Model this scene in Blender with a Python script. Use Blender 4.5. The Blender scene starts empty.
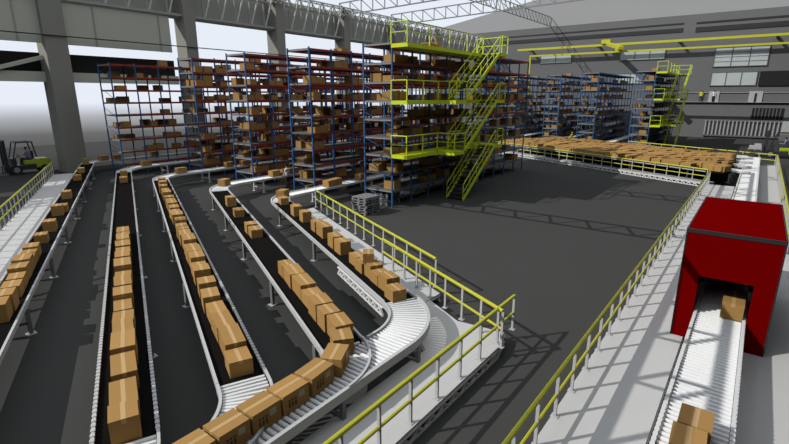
import bpy, bmesh, math, random
from mathutils import Vector, Matrix
random.seed(7)
R = math.radians
PI = math.pi
sc = bpy.context.scene
C = sc.collection

# ------------------------------------------------------------------ materials
def mat(name, col, rough=0.6, metal=0.0, var=0.06, scale=3.0, objvar=0.0, spec=0.3):
    m = bpy.data.materials.new(name); m.use_nodes = True
    nt = m.node_tree; b = nt.nodes['Principled BSDF']
    b.inputs['Roughness'].default_value = rough
    b.inputs['Metallic'].default_value = metal
    b.inputs['Specular IOR Level'].default_value = spec
    rgb = nt.nodes.new('ShaderNodeRGB'); rgb.outputs[0].default_value = (*col, 1)
    hsv = nt.nodes.new('ShaderNodeHueSaturation')
    tc = nt.nodes.new('ShaderNodeTexCoord')
    nz = nt.nodes.new('ShaderNodeTexNoise'); nz.inputs['Scale'].default_value = scale
    nz.inputs['Detail'].default_value = 4
    mr = nt.nodes.new('ShaderNodeMapRange')
    mr.inputs['To Min'].default_value = 1 - var; mr.inputs['To Max'].default_value = 1 + var
    nt.links.new(tc.outputs['Object'], nz.inputs['Vector'])
    nt.links.new(nz.outputs['Fac'], mr.inputs['Value'])
    nt.links.new(rgb.outputs[0], hsv.inputs['Color'])
    if objvar:
        oi = nt.nodes.new('ShaderNodeObjectInfo')
        m2 = nt.nodes.new('ShaderNodeMapRange')
        m2.inputs['To Min'].default_value = 1 - objvar; m2.inputs['To Max'].default_value = 1 + objvar
        nt.links.new(oi.outputs['Random'], m2.inputs['Value'])
        mu = nt.nodes.new('ShaderNodeMath'); mu.operation = 'MULTIPLY'
        nt.links.new(mr.outputs[0], mu.inputs[0]); nt.links.new(m2.outputs[0], mu.inputs[1])
        nt.links.new(mu.outputs[0], hsv.inputs['Value'])
    else:
        nt.links.new(mr.outputs[0], hsv.inputs['Value'])
    nt.links.new(hsv.outputs[0], b.inputs['Base Color'])
    return m
M = {
 'floor': mat('sealed concrete floor', (.042, .042, .0395), .9, var=.06, scale=.35, spec=.0),
 'belt': mat('black rubber belt', (.007, .0065, .006), 1.0, var=.1, spec=.0),
 'alu': mat('brushed aluminium rail', (.33, .33, .325), .5, .0),
 'steel': mat('grey painted steel', (.13, .13, .128), .55),
 'roller': mat('zinc roller', (.52, .52, .51), .45, spec=.4),
 'deck': mat('white deck plate', (.36, .355, .342), .7, var=.03, scale=1.0, spec=.1),
 'white': mat('white painted steel', (.45, .45, .44), .5),
 'post': mat('grey white post', (.33, .33, .33), .5),
 'yellow': mat('safety yellow paint', (.33, .32, .012), .45),
 'lime': mat('lime yellow paint', (.40, .47, .008), .5),
 'tread': mat('dark grating tread', (.02, .02, .02), .7),
 'blue': mat('blue rack paint', (.012, .066, .175), .6),
 'orange': mat('red oxide beam paint', (.19, .022, .011), .5),
 'tie': mat('pale shelf edge', (.17, .17, .17), .6),
 'shelf': mat('grey shelf deck', (.09, .09, .09), .6),
 'card': mat('brown cardboard', (.262, .150, .050), .8, var=.05, scale=2, objvar=.09, spec=.05),
 'tape': mat('packing tape', (.35, .225, .095), .45, spec=.2),
 'label': mat('white paper label', (.30, .29, .27), .6),
 'ink': mat('black print', (.03, .02, .012), .7),
 'red': mat('red painted sheet steel', (.105, .0004, .0005), .9, var=.03, spec=.0),
 'dark': mat('dark trim', (.012, .012, .014), .6),
 'column': mat('painted concrete column', (.17, .168, .143), .8, var=.04),
 'panel': mat('olive grey cladding', (.34, .34, .28), .9, var=.03, scale=.4),
 'girder': mat('dark cladding', (.24, .24, .212), .8, var=.03),
 'lattice': mat('galvanised lattice', (.40, .40, .39), .5),
 'black': mat('black board', (.008, .008, .008), .9),
 'wall': mat('dark grey wall', (.10, .10, .10), .9, var=.05, scale=.3, spec=.05),
 'gable': mat('light grey wall', (.22, .22, .22), .9, var=.02, scale=.2, spec=.05),
 'window': mat('frosted pane', (.30, .33, .32), .4, var=.1, scale=.6),
 'slat': mat('pale slat', (.27, .27, .27), .7),
 'chassis': mat('forklift dark steel', (.02, .02, .022), .5),
 'fyellow': mat('forklift yellow green paint', (.24, .28, .015), .45),
 'tyre': mat('tyre rubber', (.012, .012, .012), .8),
 'hub': mat('wheel hub', (.16, .16, .16), .5),
 'pallet': mat('weathered grey wood', (.15, .148, .145), .9, var=.15, scale=6),
 'skin': mat('skin', (.30, .17, .11), .6), 'hair': mat('dark hair', (.012, .010, .009), .7),
 'shirt': mat('white shirt', (.45, .45, .45), .8), 'trouser': mat('dark trousers', (.015, .016, .02), .8),
 'vest': mat('yellow vest', (.42, .40, .01), .7), 'lilac': mat('lilac overalls', (.14, .12, .30), .8),
}

# ------------------------------------------------------------------ mesh builder
class MB:
    def __init__(s): s.v = []; s.f = []; s.mi = []
    def add(s, vs, fs, mi=0):
        o = len(s.v); s.v += [tuple(v) for v in vs]
        for f in fs: s.f.append(tuple(o + i for i in f)); s.mi.append(mi)
    def frame(s, o, ax, ay, az, mi=0):
        "box from corner o spanned by three vectors"
        o, ax, ay, az = map(Vector, (o, ax, ay, az))
        vs = [o, o+ax, o+ax+ay, o+ay, o+az, o+ax+az, o+ax+ay+az, o+ay+az]
        s.add(vs, [(0,3,2,1), (4,5,6,7), (0,1,5,4), (1,2,6,5), (2,3,7,6), (3,0,4,7)], mi)
    def box(s, x0, x1, y0, y1, z0, z1, mi=0):
        s.frame((x0, y0, z0), (x1-x0, 0, 0), (0, y1-y0, 0), (0, 0, z1-z0), mi)
    def bar(s, p, q, w, h=None, mi=0, up=(0, 0, 1)):
        p, q = Vector(p), Vector(q); h = w if h is None else h
        d = q - p; u = Vector(up); d0 = d.normalized()
        if abs(d0.dot(u)) > .98: u = Vector((1, 0, 0))
        a = d0.cross(u).normalized(); b = a.cross(d0).normalized()
        s.frame(p - a*w/2 - b*h/2, d, a*w, b*h, mi)
    def tube(s, p, q, r, n=8, mi=0, cap=True):
        p, q = Vector(p), Vector(q); d = (q-p).normalized()
        u = Vector((0, 0, 1)) if abs(d.z) < .9 else Vector((1, 0, 0))
        a = d.cross(u).normalized(); b = d.cross(a)
        r0, r1 = r if isinstance(r, tuple) else (r, r)
        vs = []
        for c, rr in ((p, r0), (q, r1)):
            for i in range(n):
                t = 2*PI*i/n; vs.append(c + (a*math.cos(t) + b*math.sin(t))*rr)
        fs = [(i, (i+1) % n, n+(i+1) % n, n+i) for i in range(n)]
        if cap: fs += [tuple(range(n))[::-1], tuple(range(n, 2*n))]
        s.add(vs, fs, mi)
    def prism(s, poly, z0, z1, mi=0):
        n = len(poly)
        vs = [(x, y, z0) for x, y in poly] + [(x, y, z1) for x, y in poly]
        s.add(vs, [tuple(range(n))[::-1], tuple(range(n, 2*n))] + [(i, (i+1) % n, n+(i+1) % n, n+i) for i in range(n)], mi)
    def sweep(s, pts, w, h, mi=0):
        "flat rail w wide, h high along a polyline of 3D points (top at the points)"
        P = [Vector(p) for p in pts]; n = len(P); vs = []
        for i, p in enumerate(P):
            d = (P[min(i+1, n-1)] - P[max(i-1, 0)]); d.z = 0; d.normalize()
            a = Vector((d.y, -d.x, 0))*w/2
            vs += [p-a, p+a, p+a-Vector((0, 0, h)), p-a-Vector((0, 0, h))]
        fs = []
        for i in range(n-1):
            for k in range(4): fs.append((4*i+k, 4*i+(k+1) % 4, 4*i+4+(k+1) % 4, 4*i+4+k))
        fs += [(3, 2, 1, 0), tuple(4*(n-1)+k for k in range(4))]
        s.add(vs, fs, mi)
    def sphere(s, c, r, mi=0, n=10, m=6):
        c = Vector(c); rx, ry, rz = r if isinstance(r, tuple) else (r, r, r)
        vs = [c+Vector((0, 0, rz))]
        for j in range(1, m):
            t = PI*j/m
            for i in range(n):
                p = 2*PI*i/n
                vs.append(c + Vector((rx*math.sin(t)*math.cos(p), ry*math.sin(t)*math.sin(p), rz*math.cos(t))))
        vs.append(c-Vector((0, 0, rz))); fs = []
        for i in range(n): fs.append((0, 1+i, 1+(i+1) % n))
        for j in range(m-2):
            for i in range(n):
                a = 1+j*n; b = a+n; fs.append((a+i, b+i, b+(i+1) % n, a+(i+1) % n))
        L = 1+(m-2)*n
        for i in range(n): fs.append((L+i, len(vs)-1, L+(i+1) % n))
        s.add(vs, fs, mi)
    def build(s, name, mats, parent=None, bevel=0, smooth=False):
        me = bpy.data.meshes.new(name); me.from_pydata(s.v, [], s.f)
        mats = mats if isinstance(mats, (list, tuple)) else [mats]
        for m in mats: me.materials.append(M[m])
        for p, k in zip(me.polygons, s.mi): p.material_index = k
        bm = bmesh.new(); bm.from_mesh(me); bmesh.ops.recalc_face_normals(bm, faces=bm.faces); bm.to_mesh(me); bm.free()
        if smooth:
            for p in me.polygons: p.use_smooth = True
        o = bpy.data.objects.new(name, me); C.objects.link(o)
        if parent: o.parent = parent
        if bevel:
            b = o.modifiers.new('Bevel', 'BEVEL'); b.width = bevel; b.segments = 2; b.limit_method = 'ANGLE'
        return o
def tag(o, label=None, cat=None, group=None, kind=None):
    if label: o['label'] = label
    if cat: o['category'] = cat
    if group: o['group'] = group
    if kind: o['kind'] = kind
    return o
def thing(name, label, cat, loc=(0, 0, 0), rz=0, group=None):
    o = bpy.data.objects.new(name, None); C.objects.link(o)
    o.empty_display_size = .2
    o.location = loc; o.rotation_euler = (0, 0, rz)
    return tag(o, label, cat, group)
def struct(mb, name, mats, label=None):
    o = mb.build(name, mats); o['kind'] = 'structure'
    if label: o['label'] = label
    return o
def copy_tree(o, parent=None):
    c = o.copy(); C.objects.link(c)
    if parent: c.parent = parent
    for ch in o.children: copy_tree(ch, c)
    return c
ORD = ['first', 'second', 'third', 'fourth', 'fifth', 'sixth', 'seventh', 'eighth', 'ninth', 'tenth', 'eleventh', 'twelfth',
       'thirteenth', 'fourteenth', 'fifteenth', 'sixteenth', 'seventeenth', 'eighteenth', 'nineteenth', 'twentieth',
       'twenty-first', 'twenty-second', 'twenty-third', 'twenty-fourth', 'twenty-fifth', 'twenty-sixth', 'twenty-seventh',
       'twenty-eighth', 'twenty-ninth', 'thirtieth', 'thirty-first', 'thirty-second', 'thirty-third', 'thirty-fourth']

# ------------------------------------------------------------------ the hall
m = MB(); m.box(-60, 90, -45, 75, -.3, 0); struct(m, 'floor', 'floor')

m = MB(); m.box(-60, 90, -45.4, -45, 0, 18.4); struct(m, 'wall_right', 'wall')
m = MB(); m.box(-60.4, -60, -45, 47.6, 0, 18.4); struct(m, 'wall_back', 'wall')
m = MB(); m.box(-60, 90, -45, -3.2, 18.45, 18.8); m.box(-60, -23, -3.2, 47.6, 18.45, 18.8); struct(m, 'shade_ceiling', 'girder')  # partial roof out of view, added with both walls to block sky light
# end wall with gable, on x = 90
YR = 0.0
m = MB(); m.box(90, 90.6, -45, 60, 0, 18.4)
struct(m, 'wall_end', 'wall')
m = MB()
zz = lambda y: 20.06 + .157*(56.2-abs(y))
poly = [(60, 18.4), (60, zz(60)), (YR, zz(0)), (-45, zz(45)), (-45, 18.4)]
vs = [(90.0, y, z) for y, z in poly] + [(90.6, y, z) for y, z in poly]; n = len(poly)
m.add(vs, [tuple(range(n)), tuple(range(n, 2*n))[::-1]] + [(i, n+i, n+(i+1) % n, (i+1) % n) for i in range(n)])
struct(m, 'wall_gable', 'gable')
# dark clerestory strips and ledge on the end wall
m = MB()
m.box(89.9, 90.0, 11.9, 42.5, 15.95, 16.55); m.box(89.9, 90.0, -45, 10.2, 15.8, 16.5)
m.box(89.92, 90.0, 11.9, 42.5, 17.1, 17.3); m.box(89.92, 90.0, -45, 10.2, 17.0, 17.25)
struct(m, 'trim_1', 'dark')
m = MB(); m.box(89.6, 90.0, -45, 13, 5.38, 5.42); m.box(89.85, 90, -45, 13, 6.78, 6.84)
struct(m, 'trim_2', 'slat')
def win(no, y1, y0, z1, z0, nx, nz=1, lines=0):
    f = MB(); b = .1
    f.box(89.84, 90, y0-b, y1+b, z1, z1+b); f.box(89.84, 90, y0-b, y1+b, z0-b, z0)
    for k in range(nx+1):
        yy = y0+(y1-y0)*k/nx; f.box(89.84, 90, yy-b/2, yy+b/2, z0, z1)
    for k in range(1, nz): zz_ = z0+(z1-z0)*k/nz; f.box(89.86, 90, y0, y1, zz_-.03, zz_+.03)
    o = f.build('window_%d' % no, 'wall'); o['kind'] = 'structure'
    for k in range(nx):
        p = MB(); a = y0+(y1-y0)*k/nx+b/2; c = y0+(y1-y0)*(k+1)/nx-b/2
        p.box(89.9, 89.95, a, c, z0, z1); p.build('pane', 'window', o)
win(1, 34.3, 28.7, 13.5, 12.2, 2)
win(2, 20.6, 13.9, 13.5, 12.15, 3)
win(3, 7.17, .6, 13.3, 10.66, 3, 4)
win(4, 7.16, 1.5, 9.75, 7.9, 3)
win(5, 20.9, 16.5, 9.9, 8.4, 2)
m = MB(); m.box(89.8, 90.02, -9, 1.2, 7.75, 9.8); struct(m, 'door_1', 'black')
for no, (ya, yb) in ((2, (7.1, 5.75)), (3, (2.05, .4))):
    m = MB(); m.box(89.86, 90.0, yb, ya, 5.42, 7.0); m.box(89.84, 90, (ya+yb)/2-.15, (ya+yb)/2+.15, 5.42, 6.7, 1)
    struct(m, 'door_%d' % no, ['slat', 'dark'])
m = MB()
m.box(89.9, 90, -2.4, 1.4, 3.0, 4.6)
for k in range(9): m.box(89.86, 89.9, 1.4-.42*k-.1, 1.4-.42*k, 3.0, 4.6, 1)
tag(m.build('wall_louvre', ['black', 'wall']), 'black louvred vent high on the far grey end wall', 'vent')
m = MB()
for k in range(19): m.bar((89.7, 6.9-.5*k, .5), (89.7, 6.9-.5*k, 2.65), .12, .06)
m.box(89.72, 89.8, -2.6, 7.1, .3, .5, 1); m.box(89.72, 89.8, -2.6, 7.1, 2.6, 2.7, 1)
m.box(89.6, 89.8, 6.9, 7.0, 0, .5, 1); m.box(89.6, 89.8, -2.5, -2.4, 0, .5, 1)
tag(m.build('slatted_barrier', ['slat', 'wall']), 'row of pale upright slats standing along the foot of the end wall', 'barrier')
m = MB(); m.box(88.9, 89.9, -6.2, -2.5, 0, 1.0, 1); m.box(88.9, 89.9, -6.2, -2.5, 1.0, 2.75)
tag(m.build('loading_cabinet', ['slat', 'wall']), 'pale cabinet against the end wall at the right edge of the photo', 'cabinet')

# columns along y = 45.8
for k in range(6):
    cx = (14.85, 26.75, 38.0, 49.3, 60.6, 71.9)[k]
    m = MB(); w = 1.6 if k == 0 else 1.2
    m.box(cx, cx+w, 45.8, 47.6, 0, 17.2)
    struct(m, 'column_%d' % (k+1), 'column', 'tall grey building column')
# left side cladding, beams, girder
m = MB(); m.box(-60, 25.5, 46.3, 46.5, 10.33, 13.55)
for x in [-31.6+5.6*k for k in range(11)]: m.box(x, x+.12, 46.24, 46.3, 10.33, 13.55, 1)
struct(m, 'wall_left', ['panel', 'girder'])
m = MB(); m.box(-60, 26.2, 46.9, 47.5, 7.38, 8.17); struct(m, 'trim_3', 'panel')
m = MB(); m.box(-60, 26.2, 47.5, 55, 8.17, 9.66); struct(m, 'trim_4', 'black')  # black band; its hidden depth is added as a canopy shading the forklift
m = MB(); m.bar((8.5, 46.8, 7.35), (14.9, 46.8, 9.3), .3, .3); struct(m, 'trim_5', 'panel')
m = MB(); m.tube((-60, 45.7, 10.9), (82, 45.7, 10.9), .05, 6); struct(m, 'trim_6', 'dark')
m = MB(); m.box(-60, 90, 47.6, 47.8, 13.7, 17.2); m.box(-60, 90, 46.6, 47.2, 13.55, 13.85, 0)
struct(m, 'wall_upper', 'girder')
m = MB()
m.bar((-60, 46.2, 13.8), (89.8, 46.2, 13.8), .22, .22, 1); m.bar((-60, 46.2, 16.4), (89.8, 46.2, 16.4), .18, .14, 1)
x = -12.0
while x < 88:
    m.bar((x, 46.2, 13.8), (x, 46.2, 17.2), .12, .12, 1)
    m.bar((x+.15, 46.25, 13.8), (x+1.25, 45.9, 17.3), .15, .12, 0)
    x += 1.87
for y in (45.4, 46.4): m.bar((-60, y, 17.4), (89.8, y, 17.4), .14, .14, 0)
x = -12.0
while x < 88:
    m.bar((x, 45.4, 17.4), (x+.93, 46.4, 17.4), .08, .08, 0); m.bar((x+.93, 46.4, 17.4), (x+1.87, 45.4, 17.4), .08, .08, 0)
    m.bar((x, 45.5, 16.4), (x+.93, 45.5, 17.4), .09, .09, 0); m.bar((x+.93, 45.5, 17.4), (x+1.87, 45.5, 16.4), .09, .09, 0)
    x += 1.87
struct(m, 'girder_left', ['lattice', 'girder'])
# rafter trusses (along y) and long trusses (along x)
def truss(p, q, z0, z1, n, t=.13, tw=.09):
    m = MB(); p = Vector(p); q = Vector(q)
    def at(f, z): v = p.lerp(q, f); return (v.x, v.y, v.z + z)
    m.bar(at(0, z0), at(1, z0), t); m.bar(at(0, z1), at(1, z1), t)
    for k in range(n+1):
        m.bar(at(k/n, z0), at(k/n, z1), tw)
        if k < n: m.bar(at(k/n, z1), at((k+1)/n, z0), tw)
    struct(m, 'roof_truss', 'steel')
for x in (5.7, 15.4, 26.6, 37.8, 48.9, 60.0):
    truss((x, 46.2, 0), (x, -44.5, 1.7), 16.45, 17.95, 48)
truss((-20, 33, 0), (89.9, 33, 0), 18.5, 20.0, 74, .10, .06)
truss((-20, 15.6, 0), (22, 15.6, 0), 17.5, 20.0, 17, .13, .10)

# ------------------------------------------------------------------ overhead crane
t = thing('overhead_crane', 'yellow overhead crane with two long beams under the roof at the end wall', 'crane', (80, 10, 0))
def off(mb, o): mb.v = [(x-o[0], y-o[1], z-o[2]) for x, y, z in mb.v]; return mb
O = (80, 10, 0)
m = MB(); m.box(87.7, 88.1, -44, 38, 14.35, 14.7); off(m, O).build('runway_beam', 'yellow', t)
for y in (36, 24, 12, 0, -14, -28, -42):
    m = MB(); m.box(88.1, 89.95, y-.15, y+.15, 14.3, 14.6); off(m, O).build('bracket', 'steel', t)
m = MB(); m.box(79.85, 80.1, -44, 32.4, 12.6, 12.85); m.bar((80, 32.3, 12.6), (80, 32.3, 0), .25); off(m, O).build('runway_beam', 'yellow', t)
m = MB(); m.bar((88, 22.3, 14.7), (78.6, 18.0, 13.1), .7, .45); off(m, O).build('bridge', 'yellow', t)
m = MB(); m.box(79.4, 80.5, 18.0, 19.0, 12.6, 13.4); off(m, O).build('trolley', 'yellow', t)
m = MB(); m.box(87.4, 88.4, 21.8, 23.2, 14.7, 15.35); off(m, O).build('end_carriage', 'yellow', t)

# ------------------------------------------------------------------ conveyors
def edge_truss(m, p, q, z0, z1, step=.45, mi=0):
    p = Vector((*p, 0)); q = Vector((*q, 0)); n = max(1, int((q-p).length/step))
    at = lambda f, z: (*p.lerp(q, f).xy, z)
    m.bar(at(0, z0+.03), at(1, z0+.03), .06, .05, mi); m.bar(at(0, z1-.02), at(1, z1-.02), .06, .04, mi)
    for k in range(n):
        m.bar(at(k/n, z0), at((k+.5)/n, z1-.05), .05, .06, mi); m.bar(at((k+.5)/n, z1-.05), at((k+1)/n, z0), .05, .06, mi)
class Lane: pass
def P2(c, d, s, t=0):   # point along lane; t to the right of travel direction d
    return (c[0]+d[0]*s+d[1]*t, c[1]+d[1]*s-d[0]*t)
def arc(p0, ang0, turn, Rr, n=14):
    "sample an arc starting at p0 heading ang0; turn<0 right"
    out = []; sgn = 1 if turn > 0 else -1
    cx = p0[0]-sgn*Rr*math.sin(ang0); cy = p0[1]+sgn*Rr*math.cos(ang0)
    for i in range(n+1):
        a = ang0 + turn*i/n
        out.append((cx+sgn*Rr*math.sin(a), cy-sgn*Rr*math.cos(a)))
    return out
ZR, ZB = .90, .83
def add_legs(t, O, spots, zt, z0=0.0, matn='steel', brace=True):
    for (p, q) in spots:
        m = MB()
        for k, (a, b) in enumerate(((p, q), (q, p))):
            m.bar((a[0], a[1], z0), (a[0], a[1], zt), .09, .09)
        m.bar((p[0], p[1], z0+.32), (q[0], q[1], z0+.32), .05, .06)
        if brace: m.bar((p[0], p[1], zt-.12), (q[0], q[1], zt-.12), .05, .06)
        lf = off(m, O).build('leg_frame', matn, t)
        for a in (p, q):
            m = MB(); m.box(a[0]-.11, a[0]+.11, a[1]-.11, a[1]+.11, z0, z0+.025); off(m, O).build('foot_plate', 'alu', lf)
def rail_pts(path, t, z): # offset polyline (right positive)
    P = [Vector((*p, 0)) for p in path]; out = []
    for i, p in enumerate(P):
        d = P[min(i+1, len(P)-1)]-P[max(i-1, 0)]; d.normalize()
        out.append((p.x+d.y*t, p.y-d.x*t, z))
    return out
def resample(path, step):
    P = [Vector((*p, 0)) for p in path]; out = []; acc = 0.0; nxt = step/2
    for a, b in zip(P, P[1:]):
        L = (b-a).length
        if L < 1e-6: continue
        while nxt <= acc+L:
            f = (nxt-acc)/L; p = a.lerp(b, f); out.append((p.x, p.y, (b-a).x/L, (b-a).y/L)); nxt += step
        acc += L
    return out
def rollers(t, O, path, hw, z, step=.11, r=.042, indiv=0, keep=None):
    rest = MB(); n = 0
    for (x, y, dx, dy) in resample(path, step):
        a = Vector((x+dy*hw, y-dx*hw, z-r)); b = Vector((x-dy*hw, y+dx*hw, z-r))
        if keep:
            ab = keep(a, b)
            if ab is None: continue
            a, b = ab
        if n < indiv:
            m = MB(); m.tube(a, b, r, 8); off(m, O).build('roller', 'roller', t, smooth=False); n += 1
        else: rest.tube(a, b, r, 6)
    if rest.v:
        o = off(rest, O).build('rollers', 'roller', t); o['kind'] = 'stuff'
def side_rail(t, O, pts, w=.055, h=.14, matn='alu', studs=False):
    m = MB(); m.sweep(pts, w, h)
    if studs:
        L = [(p[0], p[1]) for p in pts]
        for (x, y, dx, dy) in resample(L, .14):
            m.frame((x-dy*.035-dx*.035, y+dx*.035-dy*.035, pts[0][2]-.03), (dx*.07, dy*.07, 0), (dy*.07, -dx*.07, 0), (0, 0, .04))
    off(m, O).build('side_rail', matn, t)

def unit(a): return (math.cos(a), math.sin(a))
LANES = {
 1: dict(c=(1.56, 12.09), a=65.92, s0=-6, Ya=44.8, hw=.46, legs=[-1.4, 3.2, 7.9, 12.6, 17.4, 22.1, 26.9, 31.6], T=.95),
 2: dict(c=(3.439, 9.422), a=66.23, s0=-2.3, Ya=38.7, hw=.47, legs=[2, 8, 14, 20, 26], T=2.2),
 3: dict(c=(4.831, 7.623), a=65.95, s0=-.33, Ya=32.66, hw=.46, legs=[5.8, 10.5, 15.3, 20, 24.8], T=1.5),
 4: dict(c=(6.864, 6.692), a=64.34, s0=0, Ya=26.3, hw=.5, legs=[.4, 4.66, 9.4, 14.1, 18.9], T=1.7),
 5: dict(c=(9.574, 7.108), a=63.42, s0=0, Ya=20.6, hw=.46, legs=[6.46, 12.2], T=1.3),
}
POSN = {1: 'leftmost', 2: 'second from left', 3: 'middle', 4: 'second from right', 5: 'rightmost'}
for k, L in LANES.items():
    a = R(L['a']); d = unit(a); L['d'] = d; c = L['c']; hw = L['hw']
    sI = (L['Ya']-c[1])/d[1]; L['sI'] = sI; s1 = sI-L['T']; L['s1'] = s1
    p0 = P2(c, d, L['s0']); O = (*p0, 0)
    t = thing('belt_conveyor', '%s of the five black belt conveyor lanes with grey side rails' % POSN[k], 'conveyor', O)
    m = MB(); e0, e1 = P2(c, d, L['s0']), P2(c, d, s1)
    m.bar((*e0, ZB-.02), (*e1, ZB-.02), 2*hw-.06, .04); off(m, O).build('belt', 'belt', t)
    m = MB(); m.bar((*e0, ZB-.1), (*e1, ZB-.1), 2*hw-.1, .1); off(m, O).build('bed', 'steel', t)
    for sg in (-1, 1):
        side_rail(t, O, [(*P2(c, d, L['s0']), ZR), (*P2(c, d, s1), ZR)] if 0 else
                  [(*P2(c, d, L['s0'], sg*hw), ZR), (*P2(c, d, (L['s0']+s1)/2, sg*hw), ZR), (*P2(c, d, s1, sg*hw), ZR)], studs=(k == 2 or (k == 3 and sg > 0)))
    add_legs(t, O, [(P2(c, d, s, hw), P2(c, d, s, -hw)) for s in L['legs'] if s < s1-.3], ZR-.15)
    if k == 5:
        m = MB(); p_, q_ = P2(c, d, -.05, -hw-.06), P2(c, d, 3.5, -hw-.06)
        edge_truss(m, p_, q_, .48, .74, .36); off(m, O).build('side_lattice', 'white', t)
    # curved roller section into the aisle, then the aisle conveyor
    T = L['T']-.02; Rr = T/math.tan(a/2)
    pa = P2(c, d, s1+.02)
    path = arc(pa, a, -a, Rr)
    xe = 40.5
    NEAR = {1: 'the far rack aisle', 2: 'the fourth rack aisle', 3: 'the middle rack aisle', 4: 'the second rack aisle', 5: 'the front rack aisle'}[k]
    t2 = thing('roller_conveyor', 'pale curved roller conveyor from %s to the %s lane' % (NEAR, POSN[k]), 'conveyor', (*pa, 0))
    full = path + [(xe, L['Ya'])]
    O2 = (*pa, 0)
    rollers(t2, O2, full, hw-.04, ZB+.03, .12)
    for sg in (-1, 1): side_rail(t2, O2, rail_pts(full, sg*hw, ZR), matn='white', h=.12)
    add_legs(t2, O2, [((x, L['Ya']-hw), (x, L['Ya']+hw)) for x in (19.5, 24, 28.5, 33, 37.5)], ZR-.1, matn='white')

# ---- collecting roller conveyor in front
CY, CH = 5.93, .49
L5 = LANES[5]; a5 = R(L5['a']); T5 = 1.25; R5 = T5/math.tan(a5/2)
xI5 = L5['c'][0] + L5['d'][0]*((CY-L5['c'][1])/L5['d'][1])
ARC5 = arc((xI5-T5, CY), 0, a5, R5, 18)
O = (0, CY, 0)
t = thing('roller_conveyor', 'silver collecting roller conveyor curving across the ends of the lanes in front', 'conveyor', O)
full = [(-5, CY), (xI5-T5, CY)] + ARC5[1:] + [P2(L5['c'], L5['d'], -.01)]
rollers(t, O, full[::-1], CH-.04, ZB+.03, .125, indiv=100)
side_rail(t, O, rail_pts(full, CH, ZR), w=.08, h=.2, matn='alu')
# inner guide rail pieces
side_rail(t, O, rail_pts([(7.42, CY), (xI5-T5, CY)] + ARC5[1:] + [P2(L5['c'], L5['d'], -.01)], -CH, ZR), w=.06, h=.16)
side_rail(t, O, [(5.05, CY+CH, ZR), (5.6, CY+CH, ZR)], w=.06, h=.16)
side_rail(t, O, [(-5, CY+CH, ZR), (.9, CY+CH, ZR)], w=.06, h=.16)
add_legs(t, O, [((x, CY-CH), (x, CY+CH)) for x in (3.1, 5.55, 8.05)], ZR-.2, z0=0, brace=False)
# merges of lanes 2,3,4
for k, T in ((2, 1.35), (3, 1.25), (4, .8)):
    L = LANES[k]; c, d, hw = L['c'], L['d'], L['hw']; a = R(L['a'])
    sI = (CY-c[1])/d[1]; Rr = T/math.tan(a/2)
    pA = P2(c, d, L['s0']-.01); pB = P2(c, d, sI+T)
    path = [pA] + arc(pB, a+PI, -a, Rr, 16)
    O = (*pA, 0)
    t = thing('curved_roller_conveyor', 'fan of silver rollers merging the %s lane into the collecting conveyor' % POSN[k], 'conveyor', O)
    def keep(a_, b_):
        y0 = CY+CH+.03
        if a_.y > y0 and b_.y > y0: return a_, b_
        if a_.y < y0 and b_.y < y0: return None
        f = (y0-a_.y)/(b_.y-a_.y); pm = a_.lerp(b_, f)
        r_ = (a_, pm) if a_.y > y0 else (pm, b_)
        return r_ if (r_[0]-r_[1]).length > .12 else None
    rollers(t, O, path, hw-.04, ZB+.03, .115, indiv=40, keep=keep)
    side_rail(t, O, rail_pts(path, hw, ZR), w=.06, h=.16)
    side_rail(t, O, rail_pts([p for p in path], -hw, ZR+.03), w=.05, h=.05)

# ---- right-hand roller conveyor
RY, RH, RZ = .08, .49, 1.0
O = (7, RY, .3)
t = thing('roller_conveyor', 'long white roller conveyor running through the red machine', 'conveyor', O)
full = [(5.0, RY), (53.0, RY)]
rollers(t, O, full, RH-.04, RZ, .135, r=.045, indiv=100)
for sg in (-1, 1): side_rail(t, O, [(5, RY+sg*RH, RZ+.04), (25, RY+sg*RH, RZ+.04), (53, RY+sg*RH, RZ+.04)], matn='white', h=.16, w=.05, studs=True)
add_legs(t, O, [((x, RY-RH), (x, RY+RH)) for x in (9, 12, 20, 23.5, 27, 30.5, 34, 37.5, 41, 45, 49, 52)], RZ-.1, z0=.0, matn='post')
for i, x0 in enumerate((40.6, 44.0, 47.4, 50.8)):
    t = thing('spur_conveyor', '%s white spur conveyor from the red machine side, beside the end of the piled boxes' % ORD[i], 'conveyor', (x0, 1.4, .3))
    O = (x0, 1.4, .3)
    path = arc((x0+.8, 1.7), R(63.5)+PI, R(50), 1.7, 10)
    rollers(t, O, path, .6, 1.14, .1)
    for sg in (-1, 1): side_rail(t, O, rail_pts(path, sg*.64, 1.18), matn='white', h=.12)
    add_legs(t, O, [(rail_pts(path, .6, 0)[4][:2], rail_pts(path, -.6, 0)[4][:2])], 1.0, z0=.3, matn='post')

# ------------------------------------------------------------------ walkways and railings
def walkway(label, poly, z, trusses=(), name='walkway_platform', feet=None):
    O = (*poly[0], 0)
    t = thing(name, label, 'walkway', O)
    m = MB(); m.prism(poly, z-.06, z); off(m, O).build('deck', 'deck', t)
    m = MB()
    for p, q in trusses: edge_truss(m, p, q, 0.0, z-.06)
    n = len(poly)
    for i in range(n):
        a, b = Vector((*poly[i], 0)), Vector((*poly[(i+1) % n], 0))
        m.bar((a.x, a.y, z-.075), (b.x, b.y, z-.075), .05, .03)
        k = max(1, int((b-a).length/2.5))
        for j in range(k):
            p = a.lerp(b, j/k); c = (sum(x for x, _ in poly)/n, sum(y for _, y in poly)/n)
            v = (Vector((*c, 0))-p); v = v.normalized()*.12; p = p+v
            m.box(p.x-.05, p.x+.05, p.y-.05, p.y+.05, 0, z-.06)
    off(m, O).build('edge_frame', 'white', t)
    return t
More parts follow.
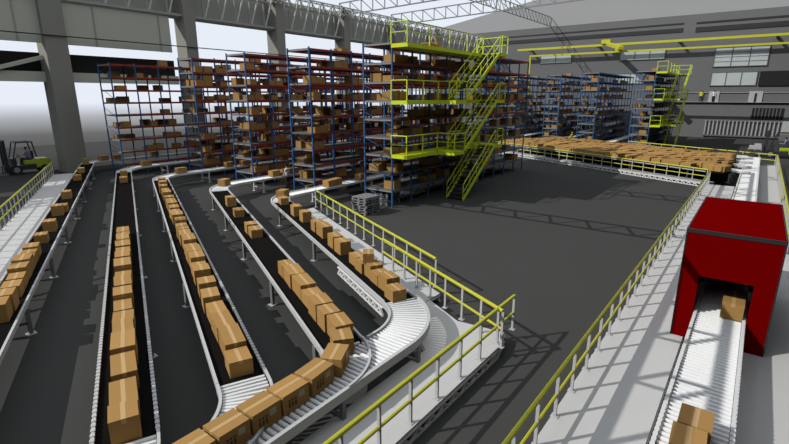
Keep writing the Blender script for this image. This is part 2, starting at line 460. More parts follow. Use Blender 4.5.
def railing(label, pts, z, h=.95, step=1.0, r=.045, matr='yellow', matp='post', f0=0.0, group=None, name='guard_railing', pr=.029):
    O = (*pts[0], z)
    t = thing(name, label, 'railing', O, group=group)
    for nm, hh, rr in (('top_rail', h, r), ('mid_rail', h*.5, r*.75)):
        m = MB()
        for a, b in zip(pts, pts[1:]): m.tube((*a, z+hh), (*b, z+hh), rr, 8)
        off(m, O).build(nm, matr, t, smooth=False)
    cnt = 0; rest = MB()
    for i, (a, b) in enumerate(zip(pts, pts[1:])):
        a, b = Vector((*a, z)), Vector((*b, z)); n = max(1, round((b-a).length/step))
        for k in range(n+1 if i == len(pts)-2 else n):
            p = a.lerp(b, k/n)
            m = MB(); m.bar(p, p+Vector((0, 0, h-.02)), pr*2, pr*1.6)
            m.box(p.x-.07, p.x+.07, p.y-.07, p.y+.07, z, z+.015)
            off(m, O).build('post', matp, t)
    return t
WZ = .3
walkway('white walkway along the left side of the right-hand roller conveyor', [(3, .74), (39.2, .74), (39.2, 2.32), (3, 2.32)], WZ, [((3, 2.32), (39.2, 2.32))])
walkway('white walkway between the right-hand conveyor and the photo\'s right edge', [(3, -.46), (3, -1.75), (54, -1.75), (54, -.46)], WZ)
railing('yellow railing along the left edge of the right-hand walkway', [(3, 2.27), (39.4, 2.27)], WZ)
railing('yellow railing at the far right edge behind the red machine', [(20, -1.62), (53.4, -1.62)], WZ)
dC = unit(R(63.4))
Cn = (39.55, 2.5)                                   # near corner of the cross platform
cn = lambda s, t=0: P2(Cn, dC, s, t)
walkway('white platform edge under the wide conveyor piled with boxes', [cn(0), cn(27), cn(27, 1.1), cn(0, 1.1)], WZ, [(cn(0), cn(27))])
walkway('white platform strip behind the wide conveyor piled with boxes', [cn(3.6, 13.2), cn(18, 13.2), cn(18, 14.3), cn(2.6, 14.3)], WZ)
railing('yellow railing along the near side of the wide conveyor piled with boxes', [cn(0, .1), cn(26, .1)], WZ)
railing('yellow railing along the far side of the wide conveyor piled with boxes', [cn(2.6, 14.2), cn(17.5, 14.2)], WZ, step=1.3)
# front platform
walkway('white platform below the collecting conveyor in the foreground', [(-4, 4.25), (9.75, 4.25), (10.55, 4.45), (10.4, 5.75), (11.1, 7.1), (9.9, 7.1), (8.6, 5.6), (-4, 5.6)], WZ,
        [((-4, 4.25), (9.75, 4.25)), ((9.75, 4.25), (10.55, 4.45)), ((10.55, 4.45), (10.4, 5.75))])
walkway('white walkway beside the rightmost belt lane', [(10.35, 7.12), (11.7, 7.12), (17.5, 18.9), (16.35, 18.9)], WZ, [((11.7, 7.12), (17.5, 18.9))])
railing('yellow railing along the front edge of the foreground platform', [(-3, 4.36), (10.85, 4.36)], WZ, step=.95)
railing('short yellow railing crossing the corner of the foreground platform', [(9.82, 4.2), (12.72, 10.2)], WZ, step=.88)
railing('yellow railing beside the walkway of the rightmost belt lane', [(12.05, 7.5), (17.65, 18.85)], WZ, step=.95)
# left walkway
L = LANES[1]; c, d = L['c'], L['d']
q = lambda s, t: P2(c, d, s, t)
walkway('white walkway on the left side of the leftmost belt lane', [q(-6, -.52), q(-6, -2.3), q(33.5, -2.3), q(33.5, -.52)], WZ)
railing('yellow railing on the left edge of the leftmost walkway', [q(-4, -2.25), q(33.3, -2.25)], WZ, step=.9)

# ------------------------------------------------------------------ red machine
O = (13.1, RY, .3)
t = thing('red_machine_housing', 'large red box-shaped machine housing over the right-hand conveyor', 'machine', O)
X0, X1, Y0, Y1, Z0, Z1 = 13.1, 17.75, -.88, 1.02, .3, 3.12
oy0, oy1, oz = -.46, .62, 1.98
for nm, xa in (('front_panel', X0), ('rear_panel', X1-.06)):
    m = MB(); m.box(xa, xa+.06, Y0, oy0, Z0, Z1-.06); m.box(xa, xa+.06, oy1, Y1, Z0, Z1-.06); m.box(xa, xa+.06, oy0, oy1, oz, Z1-.06)
    off(m, O).build(nm, 'red', t)
for ya in (Y0, Y1-.05):
    m = MB(); m.box(X0+.06, X1-.06, ya, ya+.05, Z0, Z1-.06); off(m, O).build('side_panel', 'red', t)
m = MB(); m.box(X0, X1, Y0, Y1, Z1-.06, Z1); off(m, O).build('roof_panel', 'red', t)
m = MB(); e = .03
for y in (Y0-.01, Y1+.01-e):
    for x in (X0-.01, X1+.01-e): m.box(x, x+e, y, y+e, Z0, Z1+.005)
for x in (X0-.012, X1+.012-e): m.box(x, x+e, Y0-.01, Y1+.01, Z1-.09, Z1+.006)
for y in (Y0-.012, Y1+.012-e): m.box(X0, X1, y, y+e, Z1-.05, Z1+.006)
off(m, O).build('edge_trim', 'dark', t)

# ------------------------------------------------------------------ pallet racks
LV = [1.0*k for k in range(1, 10)]
BAY = 1.87
BOXES = []   # candidate rack boxes: (x, y, z, lx, ly, lz, label, size)
def rack(label, x0, nb, y0, y1, near=True, red_from=1, code='', desc='', dens=.62, zs=1.0):
    LV = [zs*k for k in range(1, 10)]
    O = (x0, y0, 0)
    t = thing('pallet_rack', label, 'rack', O)
    W = y1-y0
    protos = {}
    for i in range(nb+1):
        ek = 'e' if i == 0 else ('n' if near and i == nb else 'm')
        if ek not in protos:
            m = MB()
            for ya in (0, W-.08): m.box(-.04, .04, ya, ya+.08, 0, 9.08*zs); m.box(-.07, .07, ya-.02, ya+.1, 0, .02)
            for z in LV: m.box(-.025, .025, .06, W-.06, z-.11, z-.05, 1 if ek == 'e' else 0)
            if ek == 'e':
                for k in range(6): m.bar((0, .08, .3+1.45*k), (0, W-.08, 1.0+1.45*k), .025)
            o = m.build('upright_frame', ['blue', 'tie'], t); protos[ek] = o
        else: o = protos[ek].copy(); C.objects.link(o); o.parent = t
        o.location = (i*BAY, 0, 0)
    ln = nb*BAY
    # decks, one per level
    dk = None
    for z in LV:
        if dk is None:
            m = MB(); m.box(0, ln, .1, y1-y0-.1, -.05, 0); dk = m.build('shelf_deck', 'shelf', t); o = dk
        else: o = dk.copy(); C.objects.link(o); o.parent = t
        o.location = (0, 0, z)
    # beams
    cnt = 0; rest = MB()
    protos = {}
    for iz, z in enumerate(LV):
        for y in (y0-.03, y1-.02):
            front = y < y0
            mt = 'orange' if (not front or iz+1 >= red_from) else 'shelf'
            if near:
                for i in range(nb):
                    if (front and i < 11 and cnt < 99):
                        if mt not in protos:
                            m = MB(); m.box(.05, BAY-.05, 0, .05, -.13, .0); o = m.build('beam', mt, t); protos[mt] = o
                        else: o = protos[mt].copy(); C.objects.link(o); o.parent = t
                        o.location = (i*BAY, y-y0, z); cnt += 1
                    else: rest.box(i*BAY+.05, (i+1)*BAY-.05, y-y0, y-y0+.05, z-.13, z, 0 if mt == 'orange' else 1)
            else:
                m = MB(); m.box(0, ln, y-y0, y-y0+.05, z-.13, z); m.build('beam', 'blue' if y < y0 else 'orange', t)
    if rest.v: o = rest.build('beams', ['orange', 'shelf'], t); o['kind'] = 'stuff'
    rnd = random.Random(code)
    for iz, z in enumerate([0.0]+LV):
        for i in range(nb):
            for face, ya in (('front', y0+.16), ('back', y1-.16)):
                p_ = {0: .25, 9: .13}.get(iz, dens) * (1 if face == 'front' else .6)
                if rnd.random() > p_: continue
                xs = x0+i*BAY+.14
                nbx = rnd.choice((1, 1, 2, 2))
                if nbx == 1: xs += rnd.random()*.8
                elif rnd.random() < .5: xs += rnd.random()*.35
                for j in range(nbx):
                    lx = rnd.uniform(.5, .75)
                    ly = rnd.uniform(.5, .8); lz = rnd.uniform(.30, .5)
                    if xs+lx > x0+(i+1)*BAY-.06: break
                    y = ya+ly/2+rnd.uniform(0, .1) if face == 'front' else ya-ly/2-rnd.uniform(0, .1)
                    lab = None
                    if face == 'front' and near:
                        lab = 'cardboard box on %s, level %s, bay %s from left, box %s' % (desc, iz, i+1, j+1) if iz else \
                              'cardboard box on floor under %s, bay %s from left, box %s' % (desc, i+1, j+1)
                    BOXES.append((xs+lx/2, y, z, lx, ly, lz, lab))
                    xs += lx+rnd.uniform(.02, .08)
NBn = 10
rack('nearest blue and red pallet rack row, beside the lime staircase', 21.1, 10, 16.15, 18.25, red_from=5, code='a', desc='nearest rack row')
rack('second nearest blue and red pallet rack row from the staircase', 20.6, 10, 22.0, 24.0, code='b', desc='second rack row')
rack('middle blue and red pallet rack row of the near block', 20.4, 10, 28.0, 30.1, code='c', desc='middle rack row')
rack('fourth blue and red pallet rack row from the staircase', 20.4, 11, 34.4, 36.4, code='d', desc='fourth rack row')
rack('farthest left pallet rack row, beside the big column', 17.1, 13, 40.4, 42.5, code='e', desc='farthest rack row', dens=.5, zs=.962)
for k, y in enumerate((10.05, 16.15, 22.1, 28.2, 34.3)):
    rack('distant pallet rack, %s row from the far lime staircase' % ORD[k], (61.2, 61.6, 66, 66, 66)[k], 10, y, y+2.05, near=False, code='f%d' % k, dens=.5)

# ------------------------------------------------------------------ stair towers
def stair_tower(name, label, X, Y, cat='staircase'):
    "X,Y = lower left end of flights: flights run +x, y from Y-1.1 to Y; platforms y from Y to Y+1.05 along rack"
    O = (X, Y, 0); t = thing(name, label, cat, O)
    fx, fw = 4.1, 1.15
    zs = [0, 3.08, 6.0, 8.9]
    for lv in range(3):
        za, zb = zs[lv], zs[lv+1]
        for y in (-fw, 0):
            m = MB(); m.bar((0, y, za+.02), (fx, y, zb-.05), .05, .2); m.build('stringer', 'lime', t)
        n = 14
        for k in range(n):
            m = MB(); z = za+(zb-za)*(k+.6)/n; x = fx*(k+.55)/n
            m.box(x-.15, x+.15, -fw+.03, -.03, z-.04, z); m.build('tread', 'tread', t)
        for y in (-fw, 0):
            m = MB()
            for h, r in ((1.0, .03), (.52, .024)): m.tube((0, y, za+h), (fx, y, zb+h), r, 6)
            for k in range(6):
                f = k/5; m.bar((fx*f, y, za+(zb-za)*f), (fx*f, y, za+(zb-za)*f+1.0), .035)
            m.build('handrail', 'lime', t)
        # platform
        xl, xr = -4.3, fx+1.15
        m = MB()
        m.box(xl, xr, .02, 1.1, zb-.2, zb); m.box(fx, xr, -fw, .02, zb-.2, zb)
        if lv < 2: m.box(-1.2, -.02, -fw, .02, zb-.2, zb)
        m.build('platform', 'lime', t)
        m = MB(); z = zb; done = set()
        segs = [((xl, 1.08), (xl, .04)), ((xl, .04), (-1.2 if lv < 2 else fx, .04)), ((fx, -fw), (xr, -fw)) if lv < 0 else ((xr, -fw), (xr, 1.08)), ((fx+.3, -fw), (xr, -fw))]
        if lv < 2: segs += [((-1.2, .04), (-1.2, -fw)), ((-1.2, -fw), (-.02, -fw)), ((0, .04), (fx, .04))]
        for a, b in segs:
            for h, r in ((1.05, .03), (.55, .024)): m.tube((*a, z+h), (*b, z+h), r, 6)
            n2 = max(1, round((Vector(b)-Vector(a)).length/1.9))
            for k in range(n2+1):
                p = Vector(a).lerp(Vector(b), k/n2); ky = (round(p.x, 1), round(p.y, 1))
                if ky in done: continue
                done.add(ky); m.bar((p.x, p.y, z), (p.x, p.y, z+1.05), .055)
        m.build('guard_rail', 'lime', t)
    return t
stair_tower('steel_staircase', 'lime yellow three-flight staircase with platforms at the nearest rack', 25.25, 15.05)
stair_tower('steel_staircase', 'small distant lime yellow staircase at the far rack block', 65.4, 8.95)

# ------------------------------------------------------------------ boxes
m = MB(); m.box(-.5, .5, -.5, .5, 0, 1)
boxme = m.build('cardboard_box', 'card'); BOXM = boxme.data; bpy.data.objects.remove(boxme)
m = MB(); m.box(-.503, .503, -.085, .085, .8, 1.006)
tp = m.build('tape', 'tape'); TAPEM = tp.data; bpy.data.objects.remove(tp)
m = MB(); m.box(.10, .32, -.504, -.49, .5, .82)
for k in range(4): m.box(.12, .30, -.507, -.49, .54+.07*k, .565+.07*k, 1)
lb = m.build('shipping_label', ['label', 'tape']); LABM = lb.data; bpy.data.objects.remove(lb)
m = MB()
for x in (-.3, -.18, -.06): m.box(x, x+.07, -.503, -.49, .25, .5); m.box(x, x+.07, -.503, -.49, .56, .66)
mk = m.build('handling_mark', 'ink'); MARKM = mk.data; bpy.data.objects.remove(mk)
NBOX = [0]
def cbox(x, y, z, lx, ly, lz, rz, label, group=None, tape=True, marks=False, tilt=None):
    o = bpy.data.objects.new('cardboard_box', BOXM); C.objects.link(o)
    o.location = (x, y, z); o.scale = (lx, ly, lz); o.rotation_euler = (0, 0, rz) if tilt is None else (tilt[0], tilt[1], rz)
    tag(o, label, 'box', group); NBOX[0] += 1
    kids = ([('tape', TAPEM)] if tape else []) + ([('shipping_label', LABM), ('handling_mark', MARKM)] if marks else [])
    for nm, me in kids:
        c_ = bpy.data.objects.new(nm, me); C.objects.link(c_); c_.parent = o
    return o
LB = {
 2: [(-2.05, .01), (-1.46, 0), (-.51, .01), (.43, .01), (1.35, 0), (2.07, 0), (2.75, -.01), (3.48, 0), (4.2, 0), (5.0, -.01), (5.95, -.01), (6.89, -.01), (7.6, 0), (8.3, -.01), (9.14, -.01), (10.0, 0), (10.86, -.02), (25.14, 0), (28.15, 0)],
 3: [(.06, .03), (.64, .05), (1.61, .02), (2.49, .01), (3.37, -.02), (4.4, .02), (5.45, .02), (6.1, .03), (6.74, .05), (7.47, .04), (8.27, .04), (8.92, .05), (9.8, 0), (10.67, -.01), (11.4, .02), (12.23, .05), (13.27, .02), (14.1, 0), (15.01, .02), (15.8, 0), (16.64, -.01), (17.7, 0), (18.83, -.03), (19.9, -.04), (21.1, -.08), (22.6, 0), (23.9, 0)],
 4: [(.26, .09), (.97, .05), (1.57, .06), (2.22, .1), (2.99, .09), (3.91, .07), (4.83, .04), (9.54, .03), (10.25, -.01), (13.3, 0), (15.77, .03)],
 5: [(.15, -.04), (.80, .08), (1.4, .09), (1.95, .1), (2.51, .04), (3.14, .08), (4.52, .04), (5.26, .04), (6.7, .12), (7.68, .1), (9.44, .08), (10.69, .01), (13.4, .05)],
 1: [(2.49, .06), (3.17, .07), (4.19, .05), (4.89, .04), (5.6, 0), (6.31, -.02), (7.09, -.03), (8.08, -.04), (9.94, 0), (11.73, .06), (14.89, 0), (15.56, .11), (19.19, -.04), (25.86, -.05), (29.55, -.09), (34.6, -.1)],
}
rb = random.Random(3)
for k, lst in LB.items():
    L = LANES[k]; c, d = L['c'], L['d']; a = R(L['a'])
    fr = -.25 if k in (2, 3) else -.27
    for i, (s, tt) in enumerate(lst):
        gap = (lst[i+1][0]-s) if i+1 < len(lst) else 9
        ln = max(min(gap-.03, .42), min(gap-.03, gap*rb.uniform(.80, .99))) if gap < 1.02 else rb.uniform(.52, .64)
        w = rb.uniform(.40, .46); h = rb.choice((.34, .40, .44, .47))
        s_c = s-.25+ln/2
        p = P2(c, d, s_c, tt)
        cbox(*p, ZB, ln, w, h, a+R(rb.uniform(-2, 2)), 'cardboard box on the %s belt lane, %s from its near end' % (POSN[k], ORD[i]), 'boxes on the %s belt lane' % POSN[k])
# one box lying across two others on lane 5
L = LANES[5]; p = P2(L['c'], L['d'], 2.25, .06)
cbox(*p, ZB+.425, .5, .34, .3, R(40), 'tilted cardboard box lying on top of others on the rightmost belt lane', 'boxes on the rightmost belt lane')
# collecting conveyor boxes (front row, marks face the camera side)
col = [(6.72, 6.62, 52, .62), (6.08, 6.2, 28, .64), (5.4, 6.08, 6, .66), (4.73, 6.05, 0, .62), (4.10, 6.05, 0, .6), (3.49, 6.05, 0, .58), (2.86, 6.05, 0, .62), (2.2, 6.05, 0, .62), (1.55, 6.05, 0, .6)]
for i, (x, y, rz, ln) in enumerate(col):
    cbox(x, y-.07, ZB+.04, ln-.03, .44, .37, R(rz), 'large cardboard box on the collecting conveyor, %s from its curved end' % ORD[i], 'boxes on the collecting conveyor', marks=True)
# right conveyor boxes
cbox(7.86, .09, RZ, .56, .45, .40, 0, 'cardboard box on the white roller conveyor, farther of two in the corner', 'boxes on the right-hand conveyor')
cbox(7.26, .13, RZ, .58, .45, .40, R(2), 'cardboard box on the white roller conveyor, nearest the photo\'s bottom edge', 'boxes on the right-hand conveyor')
cbox(13.72, -.15, RZ, 1.0, .45, .4, 0, 'cardboard box passing through the opening of the red machine', 'boxes on the right-hand conveyor')
# aisle and curve boxes
AN = {1: 'far aisle', 2: 'second aisle from back', 3: 'middle aisle', 4: 'second aisle from front', 5: 'front aisle'}
for k, xs in {1: [(17.4, .1), (18.4, -.05), (21.8, 0)], 2: [(18.0, -.1), (23.6, 0), (28, .1)], 3: [(17.7, .15), (21.6, .1), (23.0, -.05), (27, 0)], 4: [(16.7, -.15), (20.9, .05), (21.8, 0), (22.6, .05), (29, 0)], 5: [(16.6, -.1), (20.4, -.05), (21.1, .05), (23.4, 0), (28, 0)]}.items():
    L = LANES[k]
    for i, (x, dy) in enumerate(xs):
        cbox(x, L['Ya']+dy-(.18 if x < 17 else 0), ZB+.04, rb.uniform(.55, .7), .48, .4, R(rb.uniform(-8, 8)) if x > 17 else R(25), 'cardboard box on the roller conveyor in the %s, %s from the lane' % (AN[k], ORD[i]), 'boxes on the aisle conveyors')
# wide conveyor piled with boxes
O = (*cn(2, 1), .3)
t = thing('wide_belt_conveyor', 'very wide belt conveyor completely covered in cardboard boxes', 'conveyor', O)
NL = 9
sEnd = lambda tt: (1.3-Cn[1]+dC[0]*tt)/dC[1]
for j in range(NL):
    tt = .75+1.02*j
    s0 = sEnd(tt); m = MB()
    m.bar((*cn(s0, tt), 1.10), (*cn(24, tt), 1.10), .98, .12); off(m, O).build('belt', 'belt', t)
for j in range(5):
    for tt in (1.3, 5, 9.2):
        m = MB(); p = cn(1.5+5*j+tt*.5, tt); m.box(p[0]-.06, p[0]+.06, p[1]-.06, p[1]+.06, 0, 1.04)
        off(m, O).build('support', 'post', t)
m = MB(); m.bar((*cn(.2, .22), 1.12), (*cn(24, .22), 1.12), .06, .14); off(m, O).build('side_rail', 'alu', t)
CROSS = []
rc = random.Random(11)
for j in range(NL):
    tt = .75+1.02*j; s = sEnd(tt)+.05; i = 0
    while s < 23:
        ln = rc.uniform(.62, .82)
        if rc.random() > .07:
            CROSS.append((*cn(s+ln/2, tt+rc.uniform(-.05, .05)), 1.16, ln, rc.uniform(.68, .88), rc.uniform(.32, .44), R(63.4)+R(rc.uniform(-3, 3)),
                          'cardboard box on wide conveyor, row %s from the near rail, %s from right end' % (j+1, ORD[min(i, 33)])))
        i += 1; s += ln+rc.uniform(.01, .08)
# distribute the individual boxes: nearest of rack fronts and of the wide conveyor
LEFT = 300-NBOX[0]
cand = []
for b in BOXES:
    if b[6]:
        # visible share of the row faces
        wgt = 1.0
        x, y, z = b[0], b[1], b[2]
        if 'nearest' not in b[6] and x > 27 + (y-16)*.15: continue     # hidden behind the rows in front
        cand.append((math.hypot(x, y)*1.0, 'r', b))
for b in CROSS: cand.append((math.hypot(b[0], b[1])*.8, 'c', b))
cand.sort(key=lambda q_: q_[0])
pick = cand[:LEFT]; picked = {id(p[2]) for p in pick}
for _, ty, b in pick:
    if ty == 'r': cbox(b[0], b[1], b[2], b[3], b[4], b[5], 0, b[6], 'boxes on the rack shelves', tape=False)
    else: cbox(*b[:7], b[7], 'boxes on the wide conveyor', tape=False)
rest = MB()
for b in BOXES:
    if id(b) in picked: continue
    rest.box(b[0]-b[3]/2, b[0]+b[3]/2, b[1]-b[4]/2, b[1]+b[4]/2, b[2], b[2]+b[5])
for b in CROSS:
    if id(b) in picked: continue
    ca, sa = math.cos(b[6]), math.sin(b[6]); ax = Vector((ca*b[3], sa*b[3], 0)); ay = Vector((-sa*b[4], ca*b[4], 0))
    rest.frame(Vector((b[0], b[1], b[2]))-ax/2-ay/2, ax, ay, (0, 0, b[5]))
tag(rest.build('cardboard_boxes', 'card'), 'remaining brown cardboard boxes filling the rack shelves and wide conveyor', 'boxes', kind='stuff')

# aisle conveyors of the far block
for k, y in enumerate((14.1, 20.2, 26.3)):
    O = (57, y, 0)
    t = thing('roller_conveyor', 'white roller conveyor coming out of the far rack block, %s from the right' % ORD[k], 'conveyor', O)
    path = [(54.5+k*3.2, y), (79, y)]
    rollers(t, O, path, .42, .92, .14)
    for sg in (-1, 1): side_rail(t, O, rail_pts(path, sg*.46, 1.0), matn='white', h=.14)
    add_legs(t, O, [((x, y-.46), (x, y+.46)) for x in (60, 66, 72)], .9, matn='white')

# ------------------------------------------------------------------ pallets
def pallet_mesh():
    m = MB()
    for k in range(6): m.box(-.6, .6, -.5+.172*k, -.5+.172*k+.14, .115, .138)
    for x in (-.6, -.06, .48):
        m.box(x, x+.12, -.5, .5, .095, .115)
        for y in (-.5, -.07, .36): m.box(x, x+.12, y, y+.14, .02, .095)
    for y in (-.5, -.07, .36): m.box(-.6, .6, y, y+.14, 0, .02)
    return m
o = pallet_mesh().build('wooden_pallet', 'pallet'); PALM = o.data; bpy.data.objects.remove(o)
def stack(x, y, n, rz, desc, g):
    rp = random.Random(x)
    for k in range(n):
        o = bpy.data.objects.new('wooden_pallet', PALM); C.objects.link(o)
        o.location = (x+rp.uniform(-.03, .03), y+rp.uniform(-.03, .03), .139*k); o.rotation_euler = (0, 0, rz+R(rp.uniform(-3, 3)))
        tag(o, 'grey wooden pallet, %s from the bottom of the stack %s' % (ORD[k], desc), 'pallet', g)
stack(19.25, 16.6, 7, R(0), 'in front of the nearest rack', 'pallets stacked in front of the nearest rack')
stack(21.9, 17.2, 7, R(0), 'under the nearest rack\'s first bay', 'pallets stacked under the nearest rack')

# ------------------------------------------------------------------ people
def person(label, loc, rz, pose='stand', top='shirt', bottom='trouser', hair='hair', scale=1.0, helmet=None):
    V, E, RAD = [], [], []
    def v(p, r, par=None):
        V.append(p); RAD.append(r); i = len(V)-1
        if par is not None: E.append((par, i))
        return i
    hz = .95 if pose == 'stand' else .52
    pel = v((0, 0, hz), (.15, .11)); wa = v((0, 0, hz+.18), (.13, .10), pel); ch = v((0, .0, hz+.38), (.165, .115), wa)
    ne = v((0, .01, hz+.55), (.06, .06), ch); n2 = v((0, .02, hz+.60), (.052, .052), ne)
    h1 = v((0, .035, hz+.68), (.078, .092), n2); h2 = v((0, .035, hz+.77), (.07, .085), h1)
    for s in (-1, 1):
        sh = v((s*.19, 0, hz+.47), (.062, .06), ch)
        if pose == 'stand': el = (s*.25, .02, hz+.20); wr = (s*.22, .2, hz+.03)
        else: el = (s*.25, .1, hz+.22); wr = (s*.15, .36, hz+.25)
        if pose == 'reach': pass
        e = v(el, (.045, .045), sh); w = v(wr, (.032, .03), e)
        dw = (Vector(wr)-Vector(el)).normalized()
        pm = v(tuple(Vector(wr)+dw*.08), (.036, .018), w)
        side = dw.cross(Vector((0, 0, 1))).normalized()
        for k, (o_, l_) in enumerate(((-.03, .07), (-.01, .08), (.01, .078), (.03, .06))):
            f1 = v(tuple(Vector(wr)+dw*.11+side*o_), (.009, .009), pm)
            v(tuple(Vector(wr)+dw*(.11+l_)+side*o_+Vector((0, 0, -.02))), (.008, .008), f1)
        th = v(tuple(Vector(wr)+dw*.05+side*(-s*.045)), (.011, .011), w); v(tuple(Vector(wr)+dw*.09+side*(-s*.06)), (.009, .009), th)
        hip = v((s*.09, 0, hz-.06), (.095, .1), pel)
        if pose == 'stand': kn = (s*.1, .02, .5); an = (s*.1, 0, .09); to = (s*.11, .16, .04)
        else: kn = (s*.12, .42, hz+.02); an = (s*.12, .46, .10); to = (s*.12, .62, .05)
        k_ = v(kn, (.065, .065), hip); a_ = v(an, (.042, .045), k_); v(to, (.04, .032), a_)
    me = bpy.data.meshes.new('person'); me.from_pydata(V, E, [])
    o = bpy.data.objects.new('person', me); C.objects.link(o)
    sk = o.modifiers.new('Skin', 'SKIN'); sk.use_smooth_shade = True
    for i, d_ in enumerate(me.skin_vertices[0].data): d_.radius = RAD[i]; d_.use_root = (i == 0)
    sb = o.modifiers.new('Subsurf', 'SUBSURF'); sb.levels = 1; sb.render_levels = 1
    dg = bpy.context.evaluated_depsgraph_get(); dg.update()
    nm = bpy.data.meshes.new_from_object(o.evaluated_get(dg)); nm.name = 'person'
    o.modifiers.clear(); o.data = nm
    nm.materials.clear()
    for k in ('skin', top, bottom, 'chassis', hair): nm.materials.append(M[k])
    for p in nm.polygons:
        c_ = p.center; k = 1
        if c_.z > hz+.55: k = 4 if (c_.z > hz+.79 or (c_.y < .02 and c_.z > hz+.66)) else 0
        elif pose == 'stand' and c_.z < hz+.05 and c_.y > .15: k = 0
        elif pose != 'stand' and c_.z > hz+.16 and c_.y > .30: k = 0
        elif c_.z < (hz-.02 if pose == 'stand' else hz+.1): k = 2
        if c_.z < .1: k = 3
        p.material_index = k; p.use_smooth = True
    o.location = loc; o.rotation_euler = (0, 0, rz); o.scale = (scale,)*3
    tag(o, label, 'person')
    m = MB(); m.sphere((0, .028, hz+.775), (.088, .103, .085), 0); 
    if helmet: m.box(-.07, .07, .1, .17, hz+.775, hz+.785)
    m.build('hair' if not helmet else 'helmet', hair if not helmet else helmet, o, smooth=True)
    m = MB(); m.tube((0, .12, hz+.715), (0, .142, hz+.70), (.012, .018), 6)
    m.sphere((.032, .118, hz+.735), .011, 1, 6, 4); m.sphere((-.032, .118, hz+.735), .011, 1, 6, 4)
    m.box(-.025, .025, .112, .122, hz+.655, hz+.665, 2)
    for s in (-1, 1): m.sphere((s*.083, .03, hz+.715), (.012, .025, .032), 0, 6, 4)
    m.build('face', ['skin', 'ink', 'orange'], o)
    return o
person('person in white shirt standing at the aisle conveyor between the racks', (21.2, 25.35, 0), R(10), scale=1.0)
person('person in yellow vest standing beside the far rack block', (63.5, 19.3, 0), R(150), top='vest', helmet='vest')
person('person in yellow vest on the ledge of the end wall', (89.75, 8.1, 5.42), R(90), top='vest')
person('person in pale shirt standing before the ledge doorway of the end wall', (89.75, 6.45, 5.42), R(90), top='shirt')

# ------------------------------------------------------------------ forklifts (local: faces +x, front axle at x=0)
def forklift(label, dlabel, loc, rz, pallet=None, sc_=1.2):
    t = thing('forklift', label, 'forklift', loc, rz); t.scale = (sc_,)*3
    m = MB(); m.box(-2.0, -1.2, -.52, .52, .35, .98); m.box(-2.1, -2.0, -.42, .42, .4, .92); m.build('counterweight', 'fyellow', t, bevel=.07)
    m = MB(); m.box(-1.2, .1, -.52, .52, .28, .62); m.box(-.12, .12, -.5, .5, .62, 1.1); m.build('chassis', 'chassis', t, bevel=.04)
    m = MB(); m.box(-1.25, -.55, -.5, .5, .62, .9); m.build('hood', 'fyellow', t, bevel=.04)
    m = MB(); m.box(-1.1, -.6, -.28, .28, .9, 1.02); m.box(-1.2, -1.08, -.28, .28, 1.0, 1.55); m.build('seat', 'chassis', t, bevel=.03)
    m = MB()
    for y in (-.48, .48):
        m.bar((.05, y, 1.05), (-.25, y, 2.15), .07); m.bar((-1.3, y, 1.1), (-1.15, y, 2.15), .07); m.bar((-.25, y, 2.15), (-1.2, y, 2.15), .07)
    for k in range(6): x = -.25-.19*k; m.bar((x, -.48, 2.15), (x, .48, 2.15), .05)
    m.build('overhead_guard', 'chassis', t)
    m = MB()
    for y in (-.36, .36): m.bar((.38, y, .1), (.38, y, 2.35), .09, .12); m.bar((.47, y*.8, .15), (.47, y*.8, 2.25), .07, .1)
    for z in (.5, 1.3, 2.3): m.bar((.38, -.36, z), (.38, .36, z), .06, .1)
    m.bar((.42, 0, .3), (.42, 0, 2.1), .06)
    m.build('mast', 'chassis', t)
    m = MB(); m.box(.52, .57, -.5, .5, .2 if not pallet else .5, .65 if not pallet else 1.0)
    zf = .12 if not pallet else .5
    for y in (-.3, .3): m.box(.55, 1.65, y-.06, y+.06, zf, zf+.05); m.box(.55, .61, y-.06, y+.06, zf, zf+.5)
    m.build('forks', 'chassis', t)
    m = MB(); m.bar((-.1, 0, 1.0), (-.38, 0, 1.22), .05)
    for k in range(10):
        a0, a1 = 2*PI*k/10, 2*PI*(k+1)/10
        f = lambda a_: (-.38+.07*math.sin(a_), .17*math.cos(a_), 1.22+.15*math.sin(a_))
        m.tube(f(a0), f(a1), .015, 5)
    m.build('steering_wheel', 'chassis', t)
    for x, r_, y0 in ((0, .33, .56), (-1.65, .27, .52)):
        for s in (-1, 1):
            m = MB(); m.tube((x, s*(y0-.12), r_), (x, s*(y0+.1), r_), r_, 20)
            w = m.build('wheel', 'tyre', t); m = MB(); m.tube((x, s*(y0+.085), r_), (x, s*(y0+.115), r_), r_*.55, 14); m.build('hub', 'hub', w)
    mt = Matrix.Translation(Vector(loc)) @ Matrix.Rotation(rz, 4, 'Z') @ Matrix.Scale(sc_, 4)
    p = mt @ Vector((-.9, 0, .56))
    person(dlabel, tuple(p), rz-PI/2, 'sit', 'lilac', 'trouser', scale=1.08)
    if pallet:
        p = mt @ Vector((1.15, 0, .55))
        o = bpy.data.objects.new('wooden_pallet', PALM); C.objects.link(o); o.location = p; o.rotation_euler = (0, 0, rz)
        tag(o, 'grey wooden pallet carried on the forks of the right-hand forklift', 'pallet')
        q_ = mt @ Vector((1.15, 0, .55)) + Vector((0, 0, .139))
        m = MB(); m.box(-.55, .55, -.47, .47, 0, .35); m.box(-.5, .1, -.45, .2, .35, .55)
        o = m.build('pale_sack_load', 'slat'); o.location = q_; o.rotation_euler = (0, 0, rz)
        tag(o, 'pale flat load resting on the pallet of the right-hand forklift', 'load')
    return t
forklift('yellow-green forklift parked beside the big column on the left', 'person in lilac overalls driving the left forklift', (11.95, 48.6, 0), PI)
forklift('yellow-green forklift carrying a pallet at the right edge of the hall', 'person in lilac overalls driving the right forklift', (64, -1.3, 0), PI/2, pallet=True)

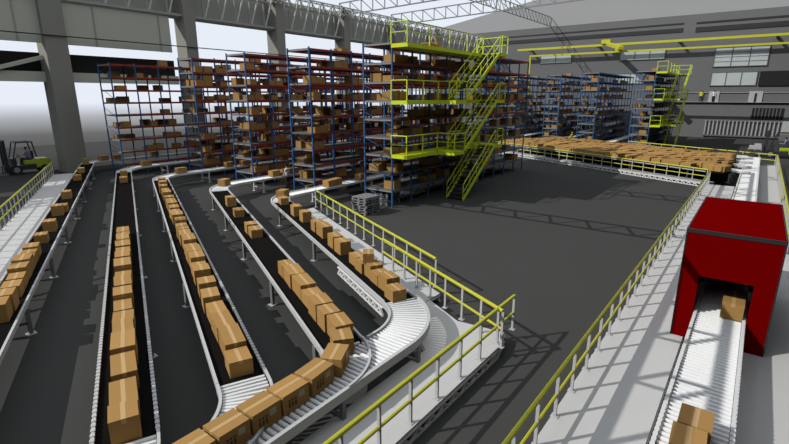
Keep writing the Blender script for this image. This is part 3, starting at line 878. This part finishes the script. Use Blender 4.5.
# ------------------------------------------------------------------ light
sd = bpy.data.lights.new('sun', 'SUN'); so = bpy.data.objects.new('sun', sd); C.objects.link(so)
sd.energy = 4.5; sd.angle = R(.15); sd.color = (1, .98, .95)
az = R(-38.5); el = R(37)
dv = Vector((math.cos(az)*math.cos(el), math.sin(az)*math.cos(el), -math.sin(el)))
so.rotation_euler = dv.to_track_quat('-Z', 'Y').to_euler(); so.location = (-10, 40, 60)
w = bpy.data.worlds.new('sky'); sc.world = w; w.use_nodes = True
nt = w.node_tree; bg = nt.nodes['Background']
tc = nt.nodes.new('ShaderNodeTexCoord'); sp = nt.nodes.new('ShaderNodeSeparateXYZ'); mr = nt.nodes.new('ShaderNodeMapRange')
cr = nt.nodes.new('ShaderNodeValToRGB')
mr.inputs['From Min'].default_value = -.15; mr.inputs['From Max'].default_value = .05
e = cr.color_ramp.elements
e[0].position = 0.0; e[0].color = (.05, .05, .05, 1)
e[1].position = .70; e[1].color = (.80, .855, .94, 1)
x = e.new(.24); x.color = (.075, .075, .075, 1)
x = e.new(.44); x.color = (.15, .15, .152, 1)
x = e.new(.58); x.color = (.42, .435, .46, 1)
nt.links.new(tc.outputs['Generated'], sp.inputs[0]); nt.links.new(sp.outputs['Z'], mr.inputs['Value'])
nt.links.new(mr.outputs[0], cr.inputs['Fac']); nt.links.new(cr.outputs[0], bg.inputs['Color'])
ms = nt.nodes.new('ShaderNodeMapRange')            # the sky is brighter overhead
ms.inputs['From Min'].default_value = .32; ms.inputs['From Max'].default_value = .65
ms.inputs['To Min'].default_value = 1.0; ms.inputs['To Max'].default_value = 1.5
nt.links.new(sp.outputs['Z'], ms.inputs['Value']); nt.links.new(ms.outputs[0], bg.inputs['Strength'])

# ------------------------------------------------------------------ camera
cd = bpy.data.cameras.new('camera'); co = bpy.data.objects.new('camera', cd); C.objects.link(co)
cd.sensor_width = 36; cd.lens = 36*472.7/789; cd.clip_end = 500
co.location = (0, 0, 6.2); co.rotation_euler = (R(90-14.84), 0, R(37.22-90))
sc.camera = co
sc.view_settings.view_transform = 'Standard'; sc.view_settings.look = 'None'
sc.view_settings.exposure = 0; sc.view_settings.gamma = 1
try: sc.view_settings.use_curve_mapping = False
except Exception: pass
